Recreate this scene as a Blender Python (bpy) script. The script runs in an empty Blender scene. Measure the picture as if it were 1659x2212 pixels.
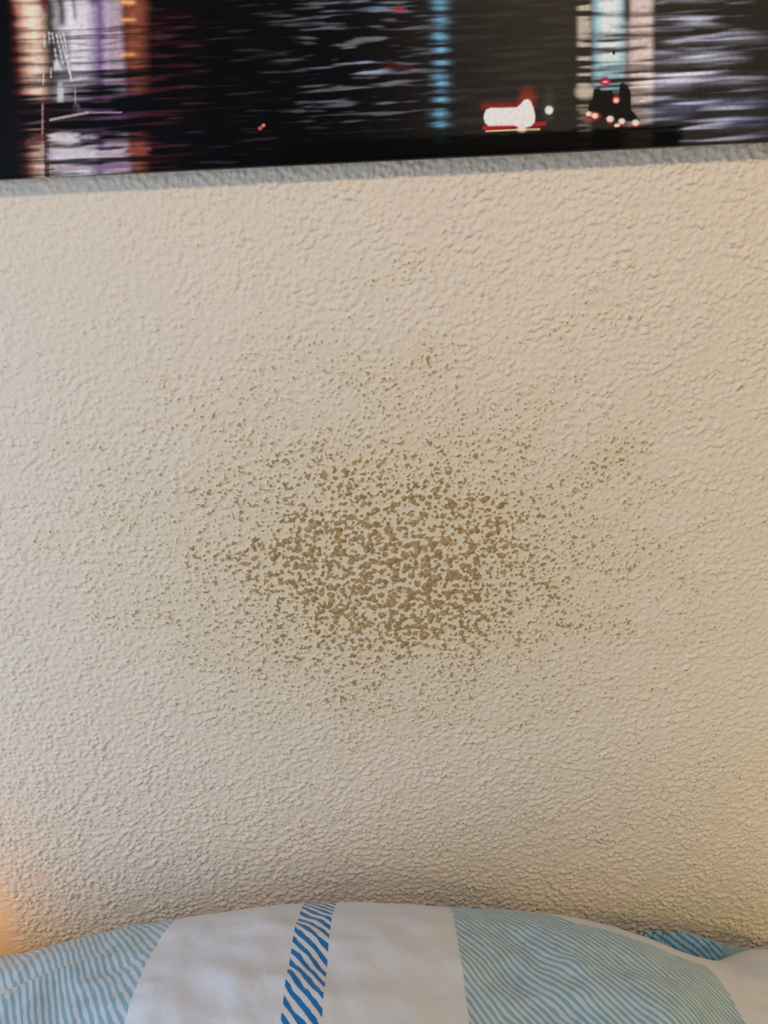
import bpy, math
import numpy as np
from mathutils import Matrix, Vector

# ------------------------------------------------------------------ camera, world, lights, exposure
scene = bpy.context.scene
COL = scene.collection
W, H, FPX = 1659.0, 2212.0, 1597.0
D, ZC = 0.66, 1.45                       # camera: distance to the wall, height above the floor
PITCH, ROLL = math.radians(20.0), math.radians(-2.8)
cam = bpy.data.cameras.new('camera')
cam.sensor_fit = 'VERTICAL'
cam.sensor_height = 36.0
cam.lens = 36.0 * FPX / H
cam.clip_start = 0.02
cam.dof.use_dof = True
cam.dof.focus_distance = 0.74
cam.dof.aperture_fstop = cam.lens / 2.6
cam_o = bpy.data.objects.new('camera', cam)
COL.objects.link(cam_o)
CAM_R = Matrix.Rotation(math.pi / 2 - PITCH, 3, 'X') @ Matrix.Rotation(ROLL, 3, 'Z')
cam_o.matrix_world = Matrix.Translation((0, -D, ZC)) @ CAM_R.to_4x4()
scene.camera = cam_o

vs = scene.view_settings
vs.view_transform = 'Standard'
vs.look = 'None'
vs.gamma = 1.0
vs.use_curve_mapping = False
vs.exposure = -0.12

world = bpy.data.worlds.new('world')
scene.world = world
world.use_nodes = True
bg = world.node_tree.nodes['Background']
bg.inputs['Color'].default_value = (0.80, 0.88, 1.0, 1)
bg.inputs['Strength'].default_value = 0.21


def light(name, kind, loc, energy, color, size=None, size_y=None, target=None):
    l = bpy.data.lights.new(name, kind)
    l.energy = energy
    l.color = color
    if kind == 'AREA':
        l.shape = 'RECTANGLE' if size_y else 'DISK'
        l.size = size
        if size_y:
            l.size_y = size_y
    elif size:
        l.shadow_soft_size = size
    o = bpy.data.objects.new(name, l)
    o.location = loc
    if target is not None:
        o.rotation_euler = (Vector(target) - Vector(loc)).to_track_quat('-Z', 'Y').to_euler()
    COL.objects.link(o)
    return o


# ceiling lamp of the room, high and to the right
light('ceiling_lamp_light', 'AREA', (0.42, -1.02, 2.55), 15.0, (1.0, 0.785, 0.54), 0.16, target=(0.1, 0, 1.1))
# daylight from the window on the left
light('window_light', 'AREA', (-1.35, -0.85, 1.25), 19.0, (0.60, 0.78, 1.0), 0.9, 1.3, target=(-0.25, 0, 1.0))
# warm lights added to tint the low wall: left near it, right further off
light('added_warm_light', 'POINT', (-0.572, -0.075, 0.74), 0.36, (1.0, 0.50, 0.0), 0.012)
light('added_warm_light', 'POINT', (0.88, -0.52, 0.92), 5.4, (1.0, 0.75, 0.16), 0.06)

# ------------------------------------------------------------------ helpers
CR = np.array(CAM_R)
CP = np.array([0.0, -D, ZC])


def project(P):
    q = (P - CP) @ CR
    return np.stack([W / 2 + FPX * q[..., 0] / -q[..., 2], H / 2 - FPX * q[..., 1] / -q[..., 2]], -1)


def on_plane(px, py, y):
    """the point of the vertical plane at depth y that the photograph shows at (px, py)"""
    d = CR @ np.array([(px - W / 2) / FPX, (H / 2 - py) / FPX, -1.0])
    return CP + d * ((y - CP[1]) / d[1])


def sm(a, b, x):
    t = np.clip((x - a) / (b - a), 0, 1)
    return t * t * (3 - 2 * t)


def band_noise(n, lx, lz, seed, width=0.45, angle=0.0):
    """periodic band-passed gaussian noise on an n x n grid, wavelengths in cells, unit variance"""
    rng = np.random.default_rng(seed)
    f = np.fft.fft2(rng.standard_normal((n, n)))
    kz, kx = np.meshgrid(np.fft.fftfreq(n), np.fft.fftfreq(n), indexing='ij')
    c, s = math.cos(angle), math.sin(angle)
    k = np.sqrt(((kx * c + kz * s) * lx) ** 2 + ((-kx * s + kz * c) * lz) ** 2) + 1e-9
    g = np.exp(-(np.log(k) / width) ** 2 / 2)
    r = np.fft.ifft2(f * g).real
    return r / r.std()


def sample(t, x, z):
    """bilinear lookup with wrap-around, x and z in cells"""
    n = t.shape[0]
    ix, iz = np.floor(x).astype(int), np.floor(z).astype(int)
    fx, fz = x - ix, z - iz
    a = t[iz % n, ix % n] * (1 - fx) + t[iz % n, (ix + 1) % n] * fx
    b = t[(iz + 1) % n, ix % n] * (1 - fx) + t[(iz + 1) % n, (ix + 1) % n] * fx
    return a * (1 - fz) + b * fz


def lin(c):
    c = np.asarray(c, float)
    c = np.clip(c, 0, 1)
    return np.where(c <= 0.04045, c / 12.92, ((c + 0.055) / 1.055) ** 2.4)


def rgb(r, g, b):
    return tuple(lin(np.array([r, g, b]) / 255.0)) + (1.0,)


def grid_mesh(name, P, flip=False, uv=None, floats=None, color=None):
    """mesh over an (n, m, 3) array of points; optional uv, float and colour attributes per vertex"""
    n, m = P.shape[:2]
    me = bpy.data.meshes.new(name)
    me.vertices.add(n * m)
    me.vertices.foreach_set('co', P.reshape(-1).astype(np.float32))
    i = (np.arange(n - 1)[:, None] * m + np.arange(m - 1)[None, :]).reshape(-1)
    q = np.stack([i, i + 1, i + m + 1, i + m], -1)
    if flip:
        q = q[:, ::-1]
    q = np.ascontiguousarray(q).reshape(-1).astype(np.int32)
    nf = len(i)
    me.loops.add(nf * 4)
    me.loops.foreach_set('vertex_index', q)
    me.polygons.add(nf)
    me.polygons.foreach_set('loop_start', np.arange(0, nf * 4, 4, dtype=np.int32))
    me.polygons.foreach_set('use_smooth', np.ones(nf, dtype=bool))
    if uv is not None:
        l = me.uv_layers.new(name='UVMap')
        l.uv.foreach_set('vector', uv.reshape(-1, 2)[q].reshape(-1).astype(np.float32))
    for k, v in (floats or {}).items():
        a = me.attributes.new(k, 'FLOAT', 'POINT')
        a.data.foreach_set('value', v.reshape(-1).astype(np.float32))
    if color is not None:
        a = me.attributes.new('print', 'FLOAT_COLOR', 'POINT')
        c = np.concatenate([color.reshape(-1, 3), np.ones((n * m, 1))], 1)
        a.data.foreach_set('color', c.reshape(-1).astype(np.float32))
    me.update(calc_edges=True)
    me.validate()
    return me


def obj(name, me, mat, parent=None):
    o = bpy.data.objects.new(name, me)
    if mat is not None and me is not None:
        me.materials.clear()
        me.materials.append(mat)
    COL.objects.link(o)
    o.parent = parent
    return o


def box_mesh(name, x0, x1, y0, y1, z0, z1, bevel=0.0, seg=3):
    import bmesh
    bm = bmesh.new()
    bmesh.ops.create_cube(bm, size=1.0)
    for v in bm.verts:
        v.co = ((x0 + x1) / 2 + v.co.x * (x1 - x0), (y0 + y1) / 2 + v.co.y * (y1 - y0), (z0 + z1) / 2 + v.co.z * (z1 - z0))
    if bevel:
        bmesh.ops.bevel(bm, geom=list(bm.edges), offset=bevel, segments=seg, profile=0.5, affect='EDGES')
    me = bpy.data.meshes.new(name)
    bm.to_mesh(me)
    bm.free()
    if bevel:
        me.polygons.foreach_set('use_smooth', np.ones(len(me.polygons), dtype=bool))
    return me


class Mat:
    def __init__(self, name, rough=0.8, spec=0.3):
        self.m = bpy.data.materials.new(name)
        self.m.use_nodes = True
        self.t = self.m.node_tree
        self.b = self.t.nodes['Principled BSDF']
        self.b.inputs['Roughness'].default_value = rough
        self.b.inputs['Specular IOR Level'].default_value = spec

    def n(self, kind, **kw):
        x = self.t.nodes.new(kind)
        for k, v in kw.items():
            setattr(x, k, v)
        return x

    def put(self, sock, v):
        if isinstance(v, bpy.types.NodeSocket):
            self.t.links.new(v, sock)
        else:
            sock.default_value = v

    def math(self, op, a, b=0.0, c=None, clamp=False):
        x = self.n('ShaderNodeMath', operation=op, use_clamp=clamp)
        self.put(x.inputs[0], a)
        self.put(x.inputs[1], b)
        if c is not None:
            self.put(x.inputs[2], c)
        return x.outputs[0]

    def smooth(self, v, a, b, t0=0.0, t1=1.0):
        x = self.n('ShaderNodeMapRange', interpolation_type='SMOOTHSTEP')
        self.put(x.inputs['Value'], v)
        for k, q in (('From Min', a), ('From Max', b), ('To Min', t0), ('To Max', t1)):
            self.put(x.inputs[k], q)
        return x.outputs['Result']

    def mix(self, f, a, b):
        x = self.n('ShaderNodeMix', data_type='RGBA')
        self.put(x.inputs['Factor'], f)
        self.put(x.inputs['A'], a)
        self.put(x.inputs['B'], b)
        # sockets of the colour type are the later ones of the same name
        for s in x.inputs:
            if s.type == 'RGBA' and s.name == 'A':
                self.put(s, a)
            if s.type == 'RGBA' and s.name == 'B':
                self.put(s, b)
        return [s for s in x.outputs if s.type == 'RGBA'][0]

    def noise(self, vec, scale, detail=2.0, rough=0.5):
        x = self.n('ShaderNodeTexNoise')
        if vec is not None:
            self.t.links.new(vec, x.inputs['Vector'])
        x.inputs['Scale'].default_value = scale
        x.inputs['Detail'].default_value = detail
        x.inputs['Roughness'].default_value = rough
        return x.outputs['Fac']

    def attr(self, name, out='Fac'):
        x = self.n('ShaderNodeAttribute', attribute_name=name)
        return x.outputs[out]

    def bump(self, h, strength=1.0, dist=0.001):
        x = self.n('ShaderNodeBump')
        x.inputs['Strength'].default_value = strength
        x.inputs['Distance'].default_value = dist
        self.t.links.new(h, x.inputs['Height'])
        self.t.links.new(x.outputs['Normal'], self.b.inputs['Normal'])

    def color(self, c):
        self.put(self.b.inputs['Base Color'], c)


def mixc(m, f, a, b):
    x = m.n('ShaderNodeMix', data_type='RGBA')
    m.put(x.inputs[0], f)
    m.put(x.inputs[6], a)
    m.put(x.inputs[7], b)
    return x.outputs[2]


# ------------------------------------------------------------------ wall with rough plaster
CELL = 0.00102
N = 1024
n1 = band_noise(N, 6.8, 5.4, 1, 0.42)
n2 = band_noise(N, 14.0, 9.0, 2, 0.45, 0.06)
n3 = band_noise(N, 3.9, 3.3, 3, 0.35)
n4 = band_noise(N, 110.0, 80.0, 4, 0.5)


def grains(n, step, rmin, rmax, seed):
    """round plaster grains dropped on a jittered lattice; height of each falls off from 1 at its middle"""
    rng = np.random.default_rng(seed)
    f = np.zeros((n, n))
    k = int(n / step)
    gi, gj = np.meshgrid(np.arange(k), np.arange(k))
    gi = (gi.ravel() + rng.uniform(-0.55, 0.55, k * k)) * n / k
    gj = (gj.ravel() + rng.uniform(-0.55, 0.55, k * k)) * n / k
    rad = rmin + (rmax - rmin) * rng.random(k * k) ** 1.8
    top = rng.uniform(0.55, 1.0, k * k)
    asp = rng.uniform(0.85, 1.35, k * k)
    w = int(math.ceil(rmax * 1.35)) + 1
    oz, ox = np.meshgrid(np.arange(-w, w + 1), np.arange(-w, w + 1), indexing='ij')
    for a, b, r_, t_, q in zip(gi, gj, rad, top, asp):
        ia, ib = int(a), int(b)
        d = np.hypot((ox + ia - a) / q, oz + ib - b) / r_
        v = t_ * np.clip(1.25 - d, 0, 1.25) / 1.25
        sl = np.ix_((ib + np.arange(-w, w + 1)) % n, (ia + np.arange(-w, w + 1)) % n)
        f[sl] = np.maximum(f[sl], v)
    return f


gr = grains(N, 5.2, 1.8, 4.2, 8)
gr = (gr - gr.mean()) / gr.std()
tip_t = 0.92 * gr + 0.34 * n1 + 0.16 * n2 + 0.20 * n3
tip_t = (tip_t - tip_t.mean()) / tip_t.std()
n5 = band_noise(N, 4.4, 3.8, 5, 0.30)
h_t = 0.00125 * sm(-0.9, 2.3, tip_t) + 0.00014 * n3 * sm(-0.5, 1.0, tip_t) + 0.00014 * n2 + 0.00022 * np.clip(n5 - 0.9, 0, 2)


def axis(lo, a, b, hi, d):
    """spacing d between a and b, growing outwards to lo and hi"""
    core = np.arange(a, b + d / 2, d)
    def grow(start, end, sgn):
        out, p, s = [], start, d
        while (end - p) * sgn > 0:
            s = min(s * 1.13, 0.06)
            p = p + sgn * s
            out.append(p)
        if out:
            out[-1] = end
        return out
    return np.array(grow(core[0], lo, -1)[::-1] + list(core) + grow(core[-1], hi, 1))


gx = axis(-1.7, -0.445, 0.445, 1.7, CELL)
gz = axis(0.0, ZC - 0.835, ZC + 0.10, 2.62, CELL)
X, Z = np.meshgrid(gx, gz)
cx, cz = X / CELL, (Z - ZC) / CELL
tip = sample(tip_t, cx, cz)
hh = sample(h_t, cx, cz)
dens = np.maximum(np.gradient(gx)[None, :], np.gradient(gz)[:, None])
hh *= 1 - sm(0.0018, 0.006, dens)
# the trowelled coat is smoother towards the upper left, rougher low down
c0 = on_plane(120, 560, 0)
calm = np.exp(-(((X - c0[0]) / 0.16) ** 2 + ((Z - c0[2]) / 0.11) ** 2))
low = sm(ZC - 0.35, ZC - 0.65, Z)
hh *= (1 - 0.45 * calm) * (1 + 0.35 * low) * (1.0 + 0.18 * sample(n4, cx * 1.7, cz * 1.7))
# greasy stain: the proud grains are brown, fewer and fewer of them away from the middle
cs = on_plane(850, 1235, 0)
ex, ez = (X - cs[0]), (Z - cs[2])
wob = sample(n4, cx * 0.9 + 300, cz * 0.9)
r = np.sqrt((ex / 0.120) ** 2 + (ez / np.where(ez > 0, 0.090, 0.085)) ** 2) * (1 + 0.10 * wob)
thr = np.interp(r, [0, 0.35, 0.7, 1.0, 1.4, 2.0, 2.8, 3.6, 5.0], [-0.30, -0.20, 0.14, 0.68, 1.30, 1.85, 2.4, 3.0, 4.5])
thr2 = np.interp(r, [0, 0.7, 1.0, 1.5, 2.2, 3.0, 4.0, 5.0, 7.0], [0.8, 0.75, 0.75, 0.90, 1.22, 1.70, 2.35, 2.8, 4.0])
dots = sample(n5, cx, cz)
thr2 = thr2 - 1.35 * sm(ZC - 0.36, ZC - 0.60, Z) * sm(2.2, 4.4, r)   # painted specks of dirt and pit shade low on the wall
grease = np.maximum(tip + 0.2 * sample(n3, cx + 77, cz + 31) - thr, 0.8 * (dots + 0.35 * tip - thr2))
P = np.stack([X, -hh, Z - 0.55 * hh], -1)
wall_me = grid_mesh('wall_back', P, floats={'grease': grease, 'halo': r})

m = Mat('painted_plaster', 0.75, 0.25)
geo = m.n('ShaderNodeNewGeometry').outputs['Position']
g = m.attr('grease')
halo = m.attr('halo')
spot = m.smooth(m.math('ADD', g, m.math('MULTIPLY', m.math('SUBTRACT', m.noise(geo, 700.0, 2.0), 0.5), 0.5)), -0.14, 0.18)
base = mixc(m, m.noise(geo, 9.0, 3.0), rgb(221, 208, 194), rgb(226, 212, 196))
base = mixc(m, m.smooth(m.noise(geo, 300.0, 3.0, 0.6), 0.50, 0.72, 0.0, 0.5), base, rgb(206, 190, 168))
yellowed = mixc(m, m.smooth(halo, 3.2, 0.6, 0.0, 0.55), base, rgb(214, 196, 160))
brown = mixc(m, m.smooth(m.noise(geo, 260.0, 3.0, 0.6), 0.35, 0.68), rgb(138, 111, 70), rgb(182, 152, 106))
dirt_shade = mixc(m, m.smooth(halo, 0.9, 2.4), brown, rgb(138, 122, 82))  # outer specks: dirt and the shadow in the pits, as one colour
m.color(mixc(m, m.math('MULTIPLY', spot, m.smooth(halo, 0.8, 2.2, 0.94, 0.72)), yellowed, dirt_shade))
m.bump(m.noise(geo, 380.0, 4.0, 0.65), 0.6, 0.0009)
wall = obj('wall_back', wall_me, m.m)
wall['kind'] = 'structure'
wall['label'] = 'cream rough plaster wall with a brown greasy stain in its middle'

# floor under the bed
m = Mat('floor_wood', 0.5)
geo = m.n('ShaderNodeNewGeometry').outputs['Position']
m.color(mixc(m, m.noise(geo, 14.0, 5.0), rgb(150, 112, 76), rgb(176, 136, 96)))
fl = obj('floor', box_mesh('floor', -1.7, 1.7, -2.6, 0.0, -0.05, 0.0), m.m)
fl['kind'] = 'structure'

# ------------------------------------------------------------------ canvas print
DEPTH = 0.0115
yb = -0.002 - DEPTH
pb = on_plane(830, 346, yb)
ZB = pb[2]                                # lower edge of the canvas
XL, XR, CH = -0.385, 0.815, 0.80


def paint(u, v):
    """the printed night picture; u, v: artwork coordinates, right and down"""
    vb = 388.0 - 0.0488 * u               # bottom edge
    k = v + 0.0488 * (u - 830)            # straightened height, 347 at the bottom edge
    T = 512
    a1 = band_noise(T, 170, 15, 11, 0.42)
    a2 = band_noise(T, 100, 8.5, 12, 0.4)
    a3 = band_noise(T, 50, 5.0, 13, 0.4)
    a4 = band_noise(T, 9, 9, 14, 0.5)
    s1 = sample(a1, u * 0.5, k * 0.62)
    s2 = sample(a2, u * 0.6 + 90, k * 0.62)
    s3 = sample(a3, u * 0.7 + 190, k * 0.62)
    s4 = sample(a4, u * 0.5, k * 0.5)
    st = 0.85 * s1 + 0.45 * s2 + 0.14 * s3
    calm_ = 1 - sm(-60, -400, k)
    st, s1, s2, s3 = st * calm_, s1 * calm_, s2 * calm_, s3 * calm_
    C = np.zeros(u.shape + (3,))

    def g(c, w, x):
        return np.exp(-((x - c) / w) ** 2)

    def add(mask, col, gain=1.0):
        nonlocal C
        C = C + np.clip(mask, 0, 1.2)[..., None] * lin(np.array(col) / 255.0) * gain

    def over(mask, col):
        nonlocal C
        f = np.clip(mask, 0, 1)[..., None]
        C = C * (1 - f) + f * lin(np.array(col) / 255.0)

    def box(x0, x1, x, e=6.0):
        return sm(x0 - e, x0 + e, x) * (1 - sm(x1 - e, x1 + e, x))

    def ell(x, y, rx, ry, soft=0.25):
        return 1 - sm(1 - soft, 1 + soft, np.sqrt(((u - x) / rx) ** 2 + ((v - y) / ry) ** 2))

    def seg(x0, y0, x1, y1, w):
        dx, dy = x1 - x0, y1 - y0
        t = np.clip(((u - x0) * dx + (v - y0) * dy) / (dx * dx + dy * dy), 0, 1)
        return 1 - sm(w * 0.5, w * 1.2, np.hypot(u - x0 - t * dx, v - y0 - t * dy))

    def poly(pts, e=2.0):
        sel = (u > min(q[0] for q in pts) - 8) & (u < max(q[0] for q in pts) + 8) & (v > min(q[1] for q in pts) - 8) & (v < max(q[1] for q in pts) + 8)
        uu, vv = u[sel], v[sel]
        inside = np.zeros(uu.shape, bool)
        dist = np.full(uu.shape, 1e9)
        for (ax, ay), (bx, by) in zip(pts, pts[1:] + pts[:1]):
            c = (ay > vv) != (by > vv)
            xx = (bx - ax) * (vv - ay) / ((by - ay) if by != ay else 1e-6) + ax
            inside ^= c & (uu < xx)
            dx, dy = bx - ax, by - ay
            tt = np.clip(((uu - ax) * dx + (vv - ay) * dy) / (dx * dx + dy * dy), 0, 1)
            dist = np.minimum(dist, np.hypot(uu - ax - tt * dx, vv - ay - tt * dy))
        out = np.zeros(u.shape)
        out[sel] = sm(-e, e, np.where(inside, dist, -dist))
        return out

    # base: black water, the cloth's brown sheen painted in towards the right
    C += lin(np.array([7, 6, 10]) / 255.0)
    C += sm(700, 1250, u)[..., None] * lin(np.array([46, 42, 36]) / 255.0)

    # bright cluster on the left, gaps opening towards the bottom
    ul = u + 1.5 * s1
    amount = np.interp(k, [0, 60, 130, 165, 190, 240, 265, 290, 320, 347], [1.3, 0.7, 0.25, -0.35, -1.2, -1.5, -0.9, 0.0, 0.25, -0.4])
    wash = sm(-1.3, 0.9, st * 0.55 + amount)
    gaps = 1 - 0.9 * np.maximum.reduce([g(c + 1.6 * s2 + 2.2 * s1, w, k) * a for c, w, a in
            ((-28, 5, .7), (32, 3.0, .7), (47, 3.5, .85), (60, 3, .5), (78, 2.5, .4), (103, 4, .8), (128, 7, .85), (146, 6, .9), (181, 12, .95), (203, 8, .9), (222, 14, .95), (247, 10, .8), (271, 6, .9), (301, 6, 1.0), (312, 5, .9))])
    shift = np.interp(k, [0, 347], [0, 34])
    lw = wash * gaps
    add(lw * box(44 + shift, 92 + shift * .6, ul, 20), (240, 196, 172), 1.15)
    add(lw * g(70 + shift * .6, 18, ul), (140, 130, 120), 0.9)
    add(lw * box(122, 200, ul, 18), (222, 214, 226), 1.1)
    add(lw * g(152, 12, ul) * (k < 120), (120, 120, 120), 0.5)
    add(lw * box(200, 232, ul, 12), (150, 124, 172), 0.75)
    add(lw * box(226, 262 + shift * .6, ul, 10), (214, 192, 210), 0.75)
    add(lw * box(266 + shift * .6, 312, ul, 20), (170, 94, 70), 0.75)
    add(sm(-0.2, 1.4, st + 0.4 * amount) * box(290, 400, u, 70) * sm(-20, 60, k), (84, 30, 38), 0.45)
    add(wash * g(40 + shift * .9, 16, ul) * gaps, (150, 64, 44), 0.6)
    add(sm(-0.3, 1.3, st) * box(60, 330, u, 60), (52, 20, 32), 0.6)
    add(sm(-0.4, 1.0, st) * box(190, 280, u, 35) * box(130, 250, k, 25), (84, 54, 98), 0.55)
    over(g(134, 9, u) * box(-60, 22, k, 10) * 0.85, (40, 30, 26))
    over(g(98, 6, u) * box(-60, -12, k, 8) * 0.8, (110, 30, 50))
    over(g(162, 5, u) * box(-60, 8, k, 8) * 0.6, (60, 60, 90))
    over(g(205, 10, u) * g(-28, 9, k) * 0.7, (40, 30, 30))
    for yy, ln in ((8, 1.0), (43, 0.8), (118, 0.7)):
        add(g(yy, 4, v) * box(262, 292, u, 8) * ln, (255, 190, 110), 0.8)
    # reflected masts
    wh = (232, 230, 228)
    over(box(108, 152, u, 8) * box(68, 178, v, 8) * 0.55, (58, 52, 54))
    for q in ((96, 76, 96, 100), (106, 70, 107, 92), (110, 148, 110, 166), (94, 160, 93, 182), (128, 70, 154, 168),
              (136, 70, 150, 138), (122, 74, 136, 138), (118, 104, 124, 140), (113, 72, 116, 92), (142, 120, 154, 172)):
        d = 0.55 + 0.45 * np.sin(v * 0.55 + q[0])
        over(seg(*q, 2.2) * np.clip(0.25 + d * (0.9 + 0.3 * s3), 0, 1) * 0.85, wh)
    over(poly([(117, 132), (129, 136), (134, 151), (116, 152)], 4.0) * 0.9, wh)
    over(box(124, 137, u, 3) * box(188, 220, v, 4) * (0.8 + 0.1 * s3), (216, 212, 216))
    over(ell(130, 182, 6, 5) * 0.7, (190, 190, 210))
    over(seg(162, 190, 163, 222, 1.6) * 0.6, (190, 180, 180))
    over(ell(165, 236, 8, 12, 0.5) * 0.5, (150, 130, 140))
    over(box(50, 172, u, 10) * box(229, 250, v, 5) * 0.85, (22, 12, 16))
    over(seg(108, 259, 190, 243, 3.2) * 0.8, (190, 176, 178))
    over(seg(190, 243, 262, 243, 2.4) * 0.7, (170, 150, 172))
    over(seg(92, 226, 91, 384, 2.8) * (0.35 + 0.3 * (s3 > 0)), (205, 150, 140))
    over(box(96, 107, u, 2) * box(232, 392, v, 4) * 0.85, (38, 10, 18))
    for x0, x1, yy, hw, c_ in ((108, 168, 300, 11, (228, 216, 222)), (108, 215, 336, 12, (226, 214, 226)), (215, 275, 333, 9, (206, 180, 200)), (275, 320, 328, 9, (150, 70, 62)),
                               (112, 190, 364, 7, (190, 172, 184)), (190, 290, 362, 4, (140, 110, 150)), (168, 210, 298, 5, (170, 150, 180)), (64, 90, 300, 12, (110, 60, 60))):
        over(box(x0, x1, u + 5 * s3, 13) * sm(1.5, 0.4, np.abs(v + 0.035 * (u - x0) - yy + 2.5 * s2) / hw) * 0.92, c_)
    over(sm(1.4, 0.5, np.abs(v + 0.03 * (u - 150) - 350 + 1.5 * s2) / 6) * box(95, 420, u, 20) * 0.9, (14, 6, 10))

    # grey-blue ripples in the middle
    rp = sm(0.15, 2.2, 0.7 * s1 + 0.75 * s2 + 0.35 * s3 - 0.1) * box(560, 930, u, 90) * (1 - sm(215, 300, k)) * sm(480, 800, u)
    add(rp, (128, 130, 142), 0.7)
    add(sm(0.5, 1.9, st) * g(790, 70, u) * g(143, 16, k), (150, 170, 215), 1.1)
    add(sm(-0.5, 1.6, st) * g(790, 60, u) * g(18, 9, k), (130, 150, 190), 0.8)
    add(sm(0.9, 2.4, s2) * box(330, 640, u, 80), (46, 38, 44), 0.8)
    # column of blue lights
    for i, yy in enumerate((-58, -30, 4, 18, 46, 79, 108, 136, 166, 182, 215, 246, 270, 305)):
        add(g(952 + 2 * math.sin(i * 2.1), 17, u) * g(yy, 4.2 + (i % 3), v + 1.2 * s3), (110, 170, 205), 0.95)
    add(g(952, 13, u) * sm(-0.6, 1.2, st) * (1 - sm(280, 330, k)), (60, 100, 130), 0.8)
    over(ell(862, 20, 14, 5, 0.6) * 0.85, (176, 30, 52))
    over(ell(860, 144, 30, 5, 0.8) * 0.4, (110, 34, 40))
    # faint sheen of the room's light, painted between the columns
    add(sm(-0.6, 1.8, st) * box(985, 1240, u, 40), (44, 41, 38), 0.6)

    # columns on the right
    kr = k
    bot = 1 - sm(215, 262, k) * 0.6
    w2 = sm(-1.5, 0.7, 0.75 * st + np.interp(kr, [-60, 20, 60, 110, 160, 260], [1.3, 0.9, 0.4, 0.35, 0.3, 0.0]))
    add(w2 * sm(-0.7, 0.9, s1 + 0.5 * s2) * box(1248, 1276, u, 8) * bot, (206, 196, 184), 0.85)
    add(w2 * box(1281, 1348, u, 9) * (1 - sm(205, 235, k)), (154, 202, 220), 1.0)
    add(w2 * box(1296, 1338, u, 12) * (1 - sm(130, 190, k)), (190, 166, 170), 1.0)
    add(w2 * box(1362, 1410, u, 9) * bot, (226, 204, 202), 0.95)
    add(w2 * box(1345, 1364, u, 7) * sm(55, 90, k) * bot, (170, 160, 168), 0.7)
    add(sm(0.0, 2.2, st) * box(1405, 1600, u, 40), (164, 170, 194), 0.85)
    add(sm(0.3, 2.2, s1) * box(1420, 1650, u, 40) * sm(60, 150, k), (140, 146, 180), 0.6)
    for yy, x0, x1, hw, al in ((30, 1400, 1560, 6, .6), (66, 1400, 1500, 5, .6), (86, 1400, 1560, 6, .7), (158, 1400, 1600, 13, .8), (118, 1440, 1650, 8, .5), (203, 1395, 1650, 9, .8), (262, 1395, 1500, 13, .7), (254, 1530, 1650, 11, .6), (296, 1540, 1650, 12, .6), (210, 1385, 1480, 17, .85), (285, 1400, 1480, 8, .6)):
        wv = k - 0.03 * (u - 1500) + 3.5 * s1 + 1.5 * s2
        add(g(yy, hw, wv) * box(x0, x1, u, 35) * al * np.clip(0.8 + 0.25 * s2 + 0.2 * s1, 0, 1.2), (162, 166, 192) if yy < 250 else (124, 132, 180), 0.9)
    for yy in (60, 104, 178, 232):
        over(g(yy, 6, k + 4 * s1 - 0.02 * (u - 1500)) * box(1270, 1659, u, 40) * 0.65, (46, 40, 38))
    over(ell(1320, 120, 6, 6), (236, 240, 244))
    over(ell(1326, 114, 3, 5), (30, 40, 50))
    over(ell(1264, 198, 20, 15, 0.5) * 0.85, (206, 194, 180))

    # ship silhouette and its lamps
    over(poly([(1283, 192), (1294, 190), (1300, 196), (1322, 195), (1325, 203), (1337, 204), (1339, 182), (1345, 177), (1356, 186),
               (1363, 200), (1363, 236), (1372, 246), (1384, 262), (1360, 262), (1330, 258), (1296, 249), (1270, 240), (1272, 226), (1280, 214)]), (30, 26, 23))
    add(ell(1310, 205, 26, 7, 0.7) * 0.0, (0, 0, 0))
    over(ell(1307, 176, 11, 10, 0.35), (178, 34, 62))
    over(ell(1308, 177, 6, 2.6, 0.4), (246, 170, 180))
    over(ell(1331, 215, 8, 9, 0.4) * 0.9, (176, 50, 44))
    over(ell(1331, 217, 5.5, 5, 0.4), (255, 226, 222))
    over(ell(1279, 250, 16, 8, 0.5) * 0.85, (190, 66, 56))
    for x, y, rx, ry in ((1272, 246, 6, 5), (1285, 250, 7, 5.5), (1318, 257, 7.5, 6.5), (1343, 262, 7, 6), (1333, 271, 6, 4), (1373, 265, 7.5, 6.5), (1386, 218, 6, 2.2)):
        over(ell(x, y + 5, rx * 1.05, ry * 1.1, 0.4) * 0.9 * (y != 271) * (y != 218), (160, 30, 40))
        over(ell(x, y, rx, ry, 0.35), (252, 232, 222))
    over(seg(1338, 284, 1382, 286, 1.4) * 0.7, (196, 150, 120))
    over(seg(1420, 284, 1466, 284, 1.4) * 0.5, (190, 190, 190))

    # glowing boat
    over(box(1040, 1140, u, 6) * g(228, 7, v + 0.04 * (u - 1090)) * 0.8, (150, 42, 34))
    add(ell(1140, 214, 16, 22, 0.8) * 0.7, (170, 40, 40), 0.8)
    over(seg(1046, 276, 1176, 267, 5.0) * 0.95, (196, 34, 44))
    over(seg(1050, 283, 1165, 279, 2.2), (250, 206, 160))
    over(poly([(1046, 246), (1050, 237), (1060, 233), (1085, 233), (1116, 232), (1124, 226), (1132, 216), (1140, 214), (1146, 218), (1152, 232),
               (1156, 250), (1155, 264), (1148, 272), (1134, 276), (1128, 285), (1122, 276), (1112, 271), (1056, 272), (1048, 266), (1045, 256)]), (250, 244, 248))
    over(ell(1127, 280, 9, 6, 0.6), (255, 236, 220))
    over(ell(1186, 238, 8.5, 9, 0.3), (236, 246, 238))
    add(ell(1186, 228, 12, 30, 0.9) * 0.3, (90, 110, 100), 0.6)
    over(ell(562, 277, 4.5, 4, 0.4), (226, 80, 80))
    over(ell(569, 271, 4, 3.5, 0.4), (226, 130, 120))
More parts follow.
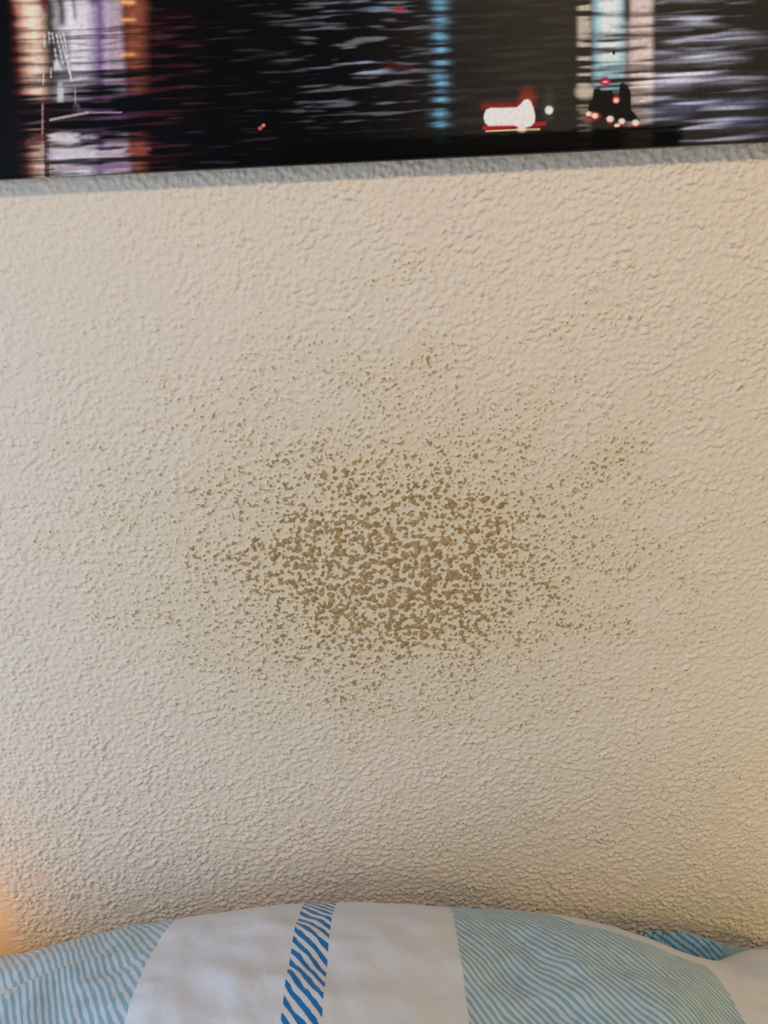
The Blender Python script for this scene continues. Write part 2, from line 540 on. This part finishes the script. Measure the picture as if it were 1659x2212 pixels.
    # black quay along the bottom
    quay = sm(296, 306, k + 1.5 * s3) * (1 - sm(1462, 1484, u + 3 * s3)) * sm(430, 760, u)
    over(quay * 0.96, (3, 3, 4))
    over(sm(270, 340, k) * sm(640, 900, u) * (1 - sm(1000, 1250, u)) * 0.6, (5, 5, 6))
    over((1 - sm(8, 44, u + 0.05 * v)) * 0.95, (3, 3, 4))
    # fine grain of the print
    C *= (1 + 0.06 * s4)[..., None]
    return np.clip(C, 0, 0.9)


ax_x = axis(XL, max(XL, -0.33), 0.345, XR, 0.00066)
# profile of the stretched cloth: front with rounded lower and upper edge, sides folded back to the wall
R = 0.0025
front_z = np.arange(ZB + R, ZC + 0.185, 0.00062)
front_z = np.concatenate([front_z, np.linspace(ZC + 0.187, ZB + CH - R, 150)])
low_z = [ZB] * 6 + [ZB + R * (1 - math.cos(a)) for a in np.linspace(0, math.pi / 2, 5)[1:-1]]
low_y = list(np.linspace(-0.003, yb + R, 6)) + [yb + R - R * math.sin(a) for a in np.linspace(0, math.pi / 2, 5)[1:-1]]
up_z = [ZB + CH - R * (1 - math.cos(a)) for a in np.linspace(math.pi / 2, 0, 5)[1:]] + [ZB + CH] * 5
up_y = [yb + R - R * math.sin(a) for a in np.linspace(math.pi / 2, 0, 5)[1:]] + list(np.linspace(yb + R, -0.003, 6)[1:])
prof_z = np.concatenate([low_z, front_z, up_z])
prof_y = np.concatenate([low_y, np.full(len(front_z), yb), up_y])
# unrolled length so that the print goes on round the edges
ds = np.hypot(np.diff(prof_z), np.diff(prof_y))
unr = np.concatenate([[0], np.cumsum(ds)])
i0 = len(low_z)
unr = unr - unr[i0] + prof_z[i0]
XX, ZZ = np.meshgrid(ax_x, prof_z)
_, YY = np.meshgrid(ax_x, prof_y)
_, UN = np.meshgrid(ax_x, unr)
ZT = ZC + 0.172                           # higher up the columns of light simply go on upwards
flat = np.stack([XX, np.full_like(XX, yb), np.minimum(UN, ZT)], -1)
ij = project(flat)
pu, pv = ij[..., 0], ij[..., 1] - 2600.0 * np.maximum(UN - ZT, 0)
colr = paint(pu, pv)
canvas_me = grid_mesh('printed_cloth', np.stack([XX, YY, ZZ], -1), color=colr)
m = Mat('printed_canvas', 0.34, 0.08)
tc = m.n('ShaderNodeTexCoord').outputs['Object']
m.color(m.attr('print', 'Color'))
sep = m.n('ShaderNodeSeparateXYZ')
m.t.links.new(tc, sep.inputs[0])
KW = 2 * math.pi / 0.00135
wx = m.math('SINE', m.math('MULTIPLY', sep.outputs['X'], KW))
wz = m.math('SINE', m.math('MULTIPLY', sep.outputs['Z'], KW))
m.bump(m.math('ADD', m.math('MULTIPLY', wx, wz), m.math('MULTIPLY', m.noise(tc, 500.0, 2.0), 0.25)), 0.45, 0.00013)
canvas = bpy.data.objects.new('canvas_picture', None)
COL.objects.link(canvas)
canvas['label'] = 'dark canvas print of city lights reflected in night water, hanging on the wall'
canvas['category'] = 'picture'
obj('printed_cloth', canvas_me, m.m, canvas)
# the cloth at the two ends
m_end = Mat('canvas_end_cloth', 0.5)
tc = m_end.n('ShaderNodeTexCoord').outputs['Object']
m_end.color(mixc(m_end, m_end.noise(tc, 60.0, 3.0), rgb(5, 5, 7), rgb(16, 14, 18)))
for xa, xb in ((XL - 0.0006, XL + 0.0008), (XR - 0.0008, XR + 0.0006)):
    obj('side_cloth', box_mesh('side_cloth', xa, xb, yb, -0.003, ZB, ZB + CH), m_end.m, canvas)
m_bar = Mat('pine_stretcher', 0.6)
tc = m_bar.n('ShaderNodeTexCoord').outputs['Object']
m_bar.color(mixc(m_bar, m_bar.noise(tc, 30.0, 4.0), rgb(196, 160, 112), rgb(214, 182, 136)))
for b in ((XL + 0.002, XR - 0.002, ZB + 0.001, ZB + 0.036), (XL + 0.002, XR - 0.002, ZB + CH - 0.036, ZB + CH - 0.001),
          (XL + 0.002, XL + 0.037, ZB + 0.036, ZB + CH - 0.036), (XR - 0.037, XR - 0.002, ZB + 0.036, ZB + CH - 0.036)):
    obj('stretcher_bar', box_mesh('stretcher_bar', b[0], b[1], yb + 0.001, -0.0035, b[2], b[3]), m_bar.m, canvas)

# ------------------------------------------------------------------ pillows
MT = ZC - 0.94                            # top of the mattress
wr = band_noise(512, 70, 40, 21, 0.6)
wr2 = band_noise(512, 40, 60, 22, 0.6, 0.6)


PX, PY, PHW, PHD = -0.045, -0.272, 0.485, 0.250
PZ = ZC - 0.752
# fullness of the stuffing along the pillow, and how far its rear seam is drawn forwards
FULL_X = np.linspace(-0.52, 0.44, 49)
FULL_H = [0.18, 0.176, 0.171, 0.166, 0.1605, 0.1572, 0.1593, 0.1668, 0.168, 0.1619, 0.1536, 0.1479, 0.148, 0.1527, 0.1583, 0.163, 0.1673, 0.1714, 0.1751,
          0.1783, 0.1802, 0.1806, 0.1806, 0.18, 0.1774, 0.1739, 0.17, 0.1652, 0.1591, 0.1529, 0.1478, 0.1438, 0.1422, 0.1437, 0.147, 0.1489, 0.1496,
          0.1497, 0.1498, 0.1499, 0.1499, 0.1499, 0.15, 0.15, 0.15, 0.15, 0.15, 0.15, 0.15]
DRAW = [0.0] * 36 + [0.0011, 0.0033, 0.0077, 0.0131, 0.0207, 0.0302, 0.0372, 0.0383, 0.0351, 0.0327, 0.0297, 0.0282, 0.0282]


def unit_grid(nu, nw):
    return np.meshgrid(np.sin(np.linspace(-1, 1, nu) * math.pi / 2), np.sin(np.linspace(-1, 1, nw) * math.pi / 2))


def arc_uv(x, y, z):
    """cloth coordinates in metres: along the pillow, and from its rear seam forwards"""
    P = np.stack([x, y, z], -1)
    d = np.linalg.norm(np.diff(P, axis=0), axis=-1)
    t = np.concatenate([np.zeros((1, x.shape[1])), np.cumsum(d[::-1], 0)])[::-1]
    return np.stack([x, t], -1)


def upper_mid(x):
    return PZ - 0.02 * sm(0.2, 0.3, x) - 0.03 * sm(-0.28, -0.38, x)


BELLY = 0.062
U, V = unit_grid(560, 400)
x = PX + PHW * U * (1 - 0.035 * (1 - V ** 2))
y = PY + PHD * V * (1 - 0.045 * (1 - U ** 2)) - np.interp(x, FULL_X, DRAW) * np.clip(V, 0, 1) ** 2
ex = 0.5 + 0.4 * sm(0.10, 0.24, x) * (1 - 0.6 * sm(0.33, 0.38, x))
body = np.clip((1 - np.abs(U) ** 5) * (1 - np.abs(V) ** 2.4), 0, 1)
kx, ky = x / 0.0022, y / 0.0022
inner = 0.35 + 0.65 * sm(0.95, 0.4, np.abs(V))
wrk = (0.0016 * sample(wr, kx, ky) + 0.0012 * sample(wr2, kx, ky)) * inner
# a fold across the left end
wrk += (-0.008 * np.exp(-((y + 0.142 - 0.25 * (x + 0.38)) / 0.017) ** 2) + 0.006 * np.exp(-((y + 0.172 - 0.25 * (x + 0.38)) / 0.016) ** 2)) * sm(-0.25, -0.34, x)
zt = upper_mid(x) + (np.interp(x, FULL_X, FULL_H) + wrk) * body ** ex
zb = upper_mid(x) - BELLY * body ** 0.5
uv = arc_uv(x, y, zt)
hem_y = np.interp(x, [0.09, 0.13, 0.15, 0.17, 0.20, 0.231, 0.26, 0.29, 0.33], [-0.03, -0.066, -0.085, -0.108, -0.120, -0.129, -0.135, -0.139, -0.145])
hem_d = hem_y - y


def cotton(name, wrinkle=0.5):
    m = Mat(name, 0.85, 0.2)
    m.b.inputs['Sheen Weight'].default_value = 0.15
    u = m.n('ShaderNodeUVMap', uv_map='UVMap').outputs['UV']
    s = m.n('ShaderNodeSeparateXYZ')
    m.t.links.new(u, s.inputs[0])
    w = m.noise(u, 30.0, 3.0, 0.55)
    weave = m.math('MULTIPLY', m.math('SINE', m.math('MULTIPLY', s.outputs['X'], 9000.0)), m.math('SINE', m.math('MULTIPLY', s.outputs['Y'], 9000.0)))
    m.bump(m.math('ADD', m.math('MULTIPLY', w, 10.0), m.math('MULTIPLY', weave, 0.1)), wrinkle, 0.0008)
    return m, u, s.outputs['X'], s.outputs['Y']


def hatch(m, u, s, t, slope, period, duty, wobble, seed, bend=0.004):
    """slanting hand-drawn strokes across a panel"""
    off = m.n('ShaderNodeVectorMath', operation='ADD')
    m.t.links.new(u, off.inputs[0])
    off.inputs[1].default_value = (seed, seed * 0.37, 0)
    v = off.outputs[0]
    n_a = m.math('SUBTRACT', m.noise(v, 22.0, 2.0), 0.5)
    n_b = m.math('SUBTRACT', m.noise(v, 75.0, 2.0), 0.5)
    ph = m.math('ADD', t, m.math('MULTIPLY', s, slope))
    ph = m.math('ADD', ph, m.math('MULTIPLY', n_a, bend * 4))
    ph = m.math('ADD', ph, m.math('MULTIPLY', n_b, bend))
    tri = m.math('ABSOLUTE', m.math('SUBTRACT', m.math('FRACT', m.math('DIVIDE', ph, period)), 0.5))   # 0 at the stroke's middle
    half = m.math('ADD', duty * 0.5, m.math('MULTIPLY', n_b, wobble))
    return m.smooth(m.math('SUBTRACT', half, tri), -0.06, 0.06)


def panel(m, s, a, b, edge=0.0006):
    return m.math('MULTIPLY', m.smooth(s, a - edge, a + edge), m.smooth(s, b + edge, b - edge))


m, u, s, t = cotton('striped_pillow_cotton')
white = rgb(198, 201, 212)
lines_l = hatch(m, u, s, t, -1.65, 0.0118, 0.48, 0.40, 3.1, 0.0022)
lines_r = hatch(m, u, s, t, -1.25, 0.0104, 0.48, 0.50, 4.6, 0.0028)
lines = mixc(m, m.smooth(s, -0.01, 0.01), lines_l, lines_r)
pale = mixc(m, lines, rgb(178, 191, 202), rgb(124, 158, 177))
wob = m.math('MULTIPLY', m.math('SUBTRACT', m.noise(u, 60.0, 1.0), 0.5), 0.003)
sw = m.math('ADD', s, wob)
hem = m.smooth(m.attr('hem'), -0.0008, 0.0008)
pan_l = panel(m, sw, -0.70, -0.235)
pan_r = m.math('MULTIPLY', panel(m, sw, 0.049, 0.293), hem)
col = mixc(m, m.math('MAXIMUM', pan_l, pan_r), white, pale)
strokes = hatch(m, u, s, t, -1.30, 0.0140, 0.50, 0.42, 7.7, 0.0022)
band = m.math('MULTIPLY', panel(m, s, -0.101, -0.068, 0.0003), strokes)
m.color(mixc(m, band, col, rgb(22, 104, 172)))
upper = bpy.data.objects.new('pillow', None)
COL.objects.link(upper)
upper['label'] = 'white pillow with pale blue striped panels and a blue hatched band, lying in front'
upper['category'] = 'pillow'
obj('top_cover', grid_mesh('top_cover', np.stack([x, y, zt], -1), uv=uv, floats={'hem': hem_d}), m.m, upper)
mp, *_r = cotton('plain_pillow_cotton')
mp.color(white)
obj('bottom_cover', grid_mesh('bottom_cover', np.stack([x, y, zb], -1)[::-1][::3, ::3][::-1], flip=True, uv=arc_uv(x, y, zb)[::-1][::3, ::3][::-1]), mp.m, upper)


def piping(name, x, y, z, mat, parent, rad=0.0016):
    loop = np.concatenate([np.stack([x[0, :], y[0, :], z[0, :]], -1)[:-1], np.stack([x[:, -1], y[:, -1], z[:, -1]], -1)[:-1],
                           np.stack([x[-1, :], y[-1, :], z[-1, :]], -1)[::-1][:-1], np.stack([x[:, 0], y[:, 0], z[:, 0]], -1)[::-1][:-1]])
    loop = loop[::3]
    tng = np.roll(loop, -1, 0) - np.roll(loop, 1, 0)
    tng /= np.linalg.norm(tng, axis=1)[:, None] + 1e-12
    nrm = np.cross(tng, [0, 0, 1.0])
    nrm /= np.linalg.norm(nrm, axis=1)[:, None] + 1e-12
    a = np.linspace(0, 2 * math.pi, 9)
    P = loop[:, None, :] + rad * (nrm[:, None, :] * np.cos(a)[None, :, None] + np.array([0, 0, 1.0]) * np.sin(a)[None, :, None])
    P = np.concatenate([P, P[:1]])
    uvp = np.stack(np.meshgrid(np.linspace(0, 0.01, 9), np.linspace(0, 2.5, len(P))), -1)
    return obj(name, grid_mesh(name, P, uv=uvp), mat, parent)


piping('seam', x, y, zt, mp.m, upper)

# the second pillow, underneath and squeezed up behind the first one on the right
U2, V2 = unit_grid(260, 260)
LX, LY, LHW, LHD, LZ = 0.14, -0.262, 0.43, 0.248, ZC - 0.865
x2 = LX + LHW * U2 * (1 - 0.03 * (1 - V2 ** 2))
y2 = LY + LHD * V2 * (1 - 0.03 * (1 - U2 ** 2))
ridge = ZC + np.interp(x2, [0.0, 0.12, 0.173, 0.221, 0.281, 0.325, 0.37, 0.398, 0.43, 0.50], [-0.80, -0.760, -0.744, -0.735, -0.740, -0.752, -0.771, -0.779, -0.775, -0.80])
full2 = np.clip((1 - np.abs(U2) ** 6) * (1 - np.abs(V2) ** 12), 0, 1) ** 0.4
own = LZ + (ridge - LZ) / 0.86 * full2
# the first pillow's underside presses it down
res = 0.003
nx, ny = 340, 190
fld = np.full((ny, nx), 9.0)
np.minimum.at(fld, (np.floor((y + 0.56) / res).astype(int), np.floor((x + 0.55) / res).astype(int)), zb)
for _ in range(3):
    q = np.pad(fld, 1, constant_values=9.0)
    fld = np.minimum.reduce([q[1 + a:ny + 1 + a, 1 + b:nx + 1 + b] for a in (-1, 0, 1) for b in (-1, 0, 1)])
fy, fx = (y2 + 0.56) / res - 0.5, (x2 + 0.55) / res - 0.5
iy, ix = np.clip(np.floor(fy).astype(int), 0, ny - 2), np.clip(np.floor(fx).astype(int), 0, nx - 2)
fy, fx = np.clip(fy - iy, 0, 1), np.clip(fx - ix, 0, 1)
fld = np.minimum(fld, ZC - 0.70)
under = (fld[iy, ix] * (1 - fy) + fld[iy + 1, ix] * fy) * (1 - fx) + (fld[iy, ix + 1] * (1 - fy) + fld[iy + 1, ix + 1] * fy) * fx - 0.004
zt2 = np.maximum(np.minimum(own, under), LZ - 0.02 * full2)
zb2 = LZ - (LZ - MT - 0.001) * np.clip(full2 * 1.15, 0, 1)
m, u, s, t = cotton('blue_pillow_cotton')
lines = hatch(m, u, s, t, -0.8, 0.0066, 0.45, 0.35, 5.3, 0.0012)
blue = mixc(m, lines, rgb(160, 192, 208), rgb(84, 144, 184))
col = mixc(m, panel(m, s, -0.9, 0.357), white, blue)
m.color(mixc(m, panel(m, s, 0.357, 0.424), col, rgb(146, 176, 180)))
lower = bpy.data.objects.new('pillow', None)
COL.objects.link(lower)
lower['label'] = 'light blue hatched pillow peeking out between the front pillow and the wall on the right'
lower['category'] = 'pillow'
obj('top_cover', grid_mesh('top_cover', np.stack([x2, y2, zt2], -1), uv=np.stack([x2, 0.6 * (ZC - zt2) - y2], -1)), m.m, lower)
obj('bottom_cover', grid_mesh('bottom_cover', np.stack([x2, y2, zb2], -1), flip=True, uv=arc_uv(x2, y2, zb2)), mp.m, lower)
piping('seam', x2, y2, zt2, mp.m, lower)

# unseen cabinet of orange-varnished wood, added to cut the low window light
m = Mat('varnished_wood', 0.4, 0.4)
tc = m.n('ShaderNodeTexCoord').outputs['Object']
mp_ = m.n('ShaderNodeMapping')
mp_.inputs['Scale'].default_value = (3.0, 30.0, 30.0)
m.t.links.new(tc, mp_.inputs['Vector'])
m.color(mixc(m, m.noise(mp_.outputs[0], 2.0, 5.0), rgb(190, 112, 44), rgb(214, 142, 66)))
cab = bpy.data.objects.new('blocker_cabinet', None)
COL.objects.link(cab)
cab['label'] = 'unseen orange wooden cabinet added on the left to block low window light'
cab['category'] = 'cabinet'
CX0, CX1, CY0, CY1 = -1.0, -0.606, -0.33, -0.016
obj('body', box_mesh('body', CX0, CX1, CY0, CY1, 0.06, 0.80, 0.002, 1), m.m, cab)
obj('cabinet_top', box_mesh('cabinet_top', CX0 - 0.012, CX1 + 0.006, CY0 - 0.012, CY1 + 0.002, 0.80, 0.822, 0.003, 2), m.m, cab)
for q in range(3):
    dr = obj('drawer', box_mesh('drawer', CX0 + 0.012, CX1 - 0.012, CY0 - 0.016, CY0, 0.08 + 0.24 * q, 0.30 + 0.24 * q, 0.003, 2), m.m, cab)
    obj('knob', box_mesh('knob', (CX0 + CX1) / 2 - 0.014, (CX0 + CX1) / 2 + 0.014, CY0 - 0.036, CY0 - 0.016, 0.176 + 0.24 * q, 0.204 + 0.24 * q, 0.009, 3), m.m, dr)
for qx in (CX0 + 0.004, CX1 - 0.044):
    for qy in (CY0 + 0.004, CY1 - 0.044):
        obj('leg', box_mesh('leg', qx, qx + 0.04, qy, qy + 0.04, 0.0, 0.06, 0.002, 1), m.m, cab)

# mattress
m = Mat('mattress_sheet', 0.9, 0.2)
tc = m.n('ShaderNodeTexCoord').outputs['Object']
m.color(mixc(m, m.noise(tc, 12.0, 3.0), rgb(206, 208, 212), rgb(218, 218, 220)))
mat_o = obj('mattress', box_mesh('mattress', -0.575, 0.85, -2.05, -0.012, MT - 0.22, MT, 0.04, 5), m.m)
mat_o['label'] = 'white sheeted mattress that the pillows lie on'
mat_o['category'] = 'mattress'
bed = bpy.data.objects.new('bed_base', None)
COL.objects.link(bed)
bed['label'] = 'low wooden bed base under the mattress'
bed['category'] = 'bed'
BT = MT - 0.22
wood = cab.children[0].data.materials[0]
obj('deck', box_mesh('deck', -0.555, 0.83, -2.03, -0.03, BT - 0.03, BT, 0.003, 1), wood, bed)
for xa, xb, ya, yb_ in ((-0.575, -0.555, -2.05, -0.03), (0.83, 0.85, -2.05, -0.03), (-0.555, 0.83, -2.05, -2.03)):
    obj('side_rail', box_mesh('side_rail', xa, xb, ya, yb_, BT - 0.14, BT - 0.001, 0.003, 1), wood, bed)
for qx in (-0.55, 0.77):
    for qy in (-2.02, -0.10):
        obj('leg', box_mesh('leg', qx, qx + 0.055, qy, qy + 0.055, 0.0, BT - 0.03, 0.004, 1), wood, bed)
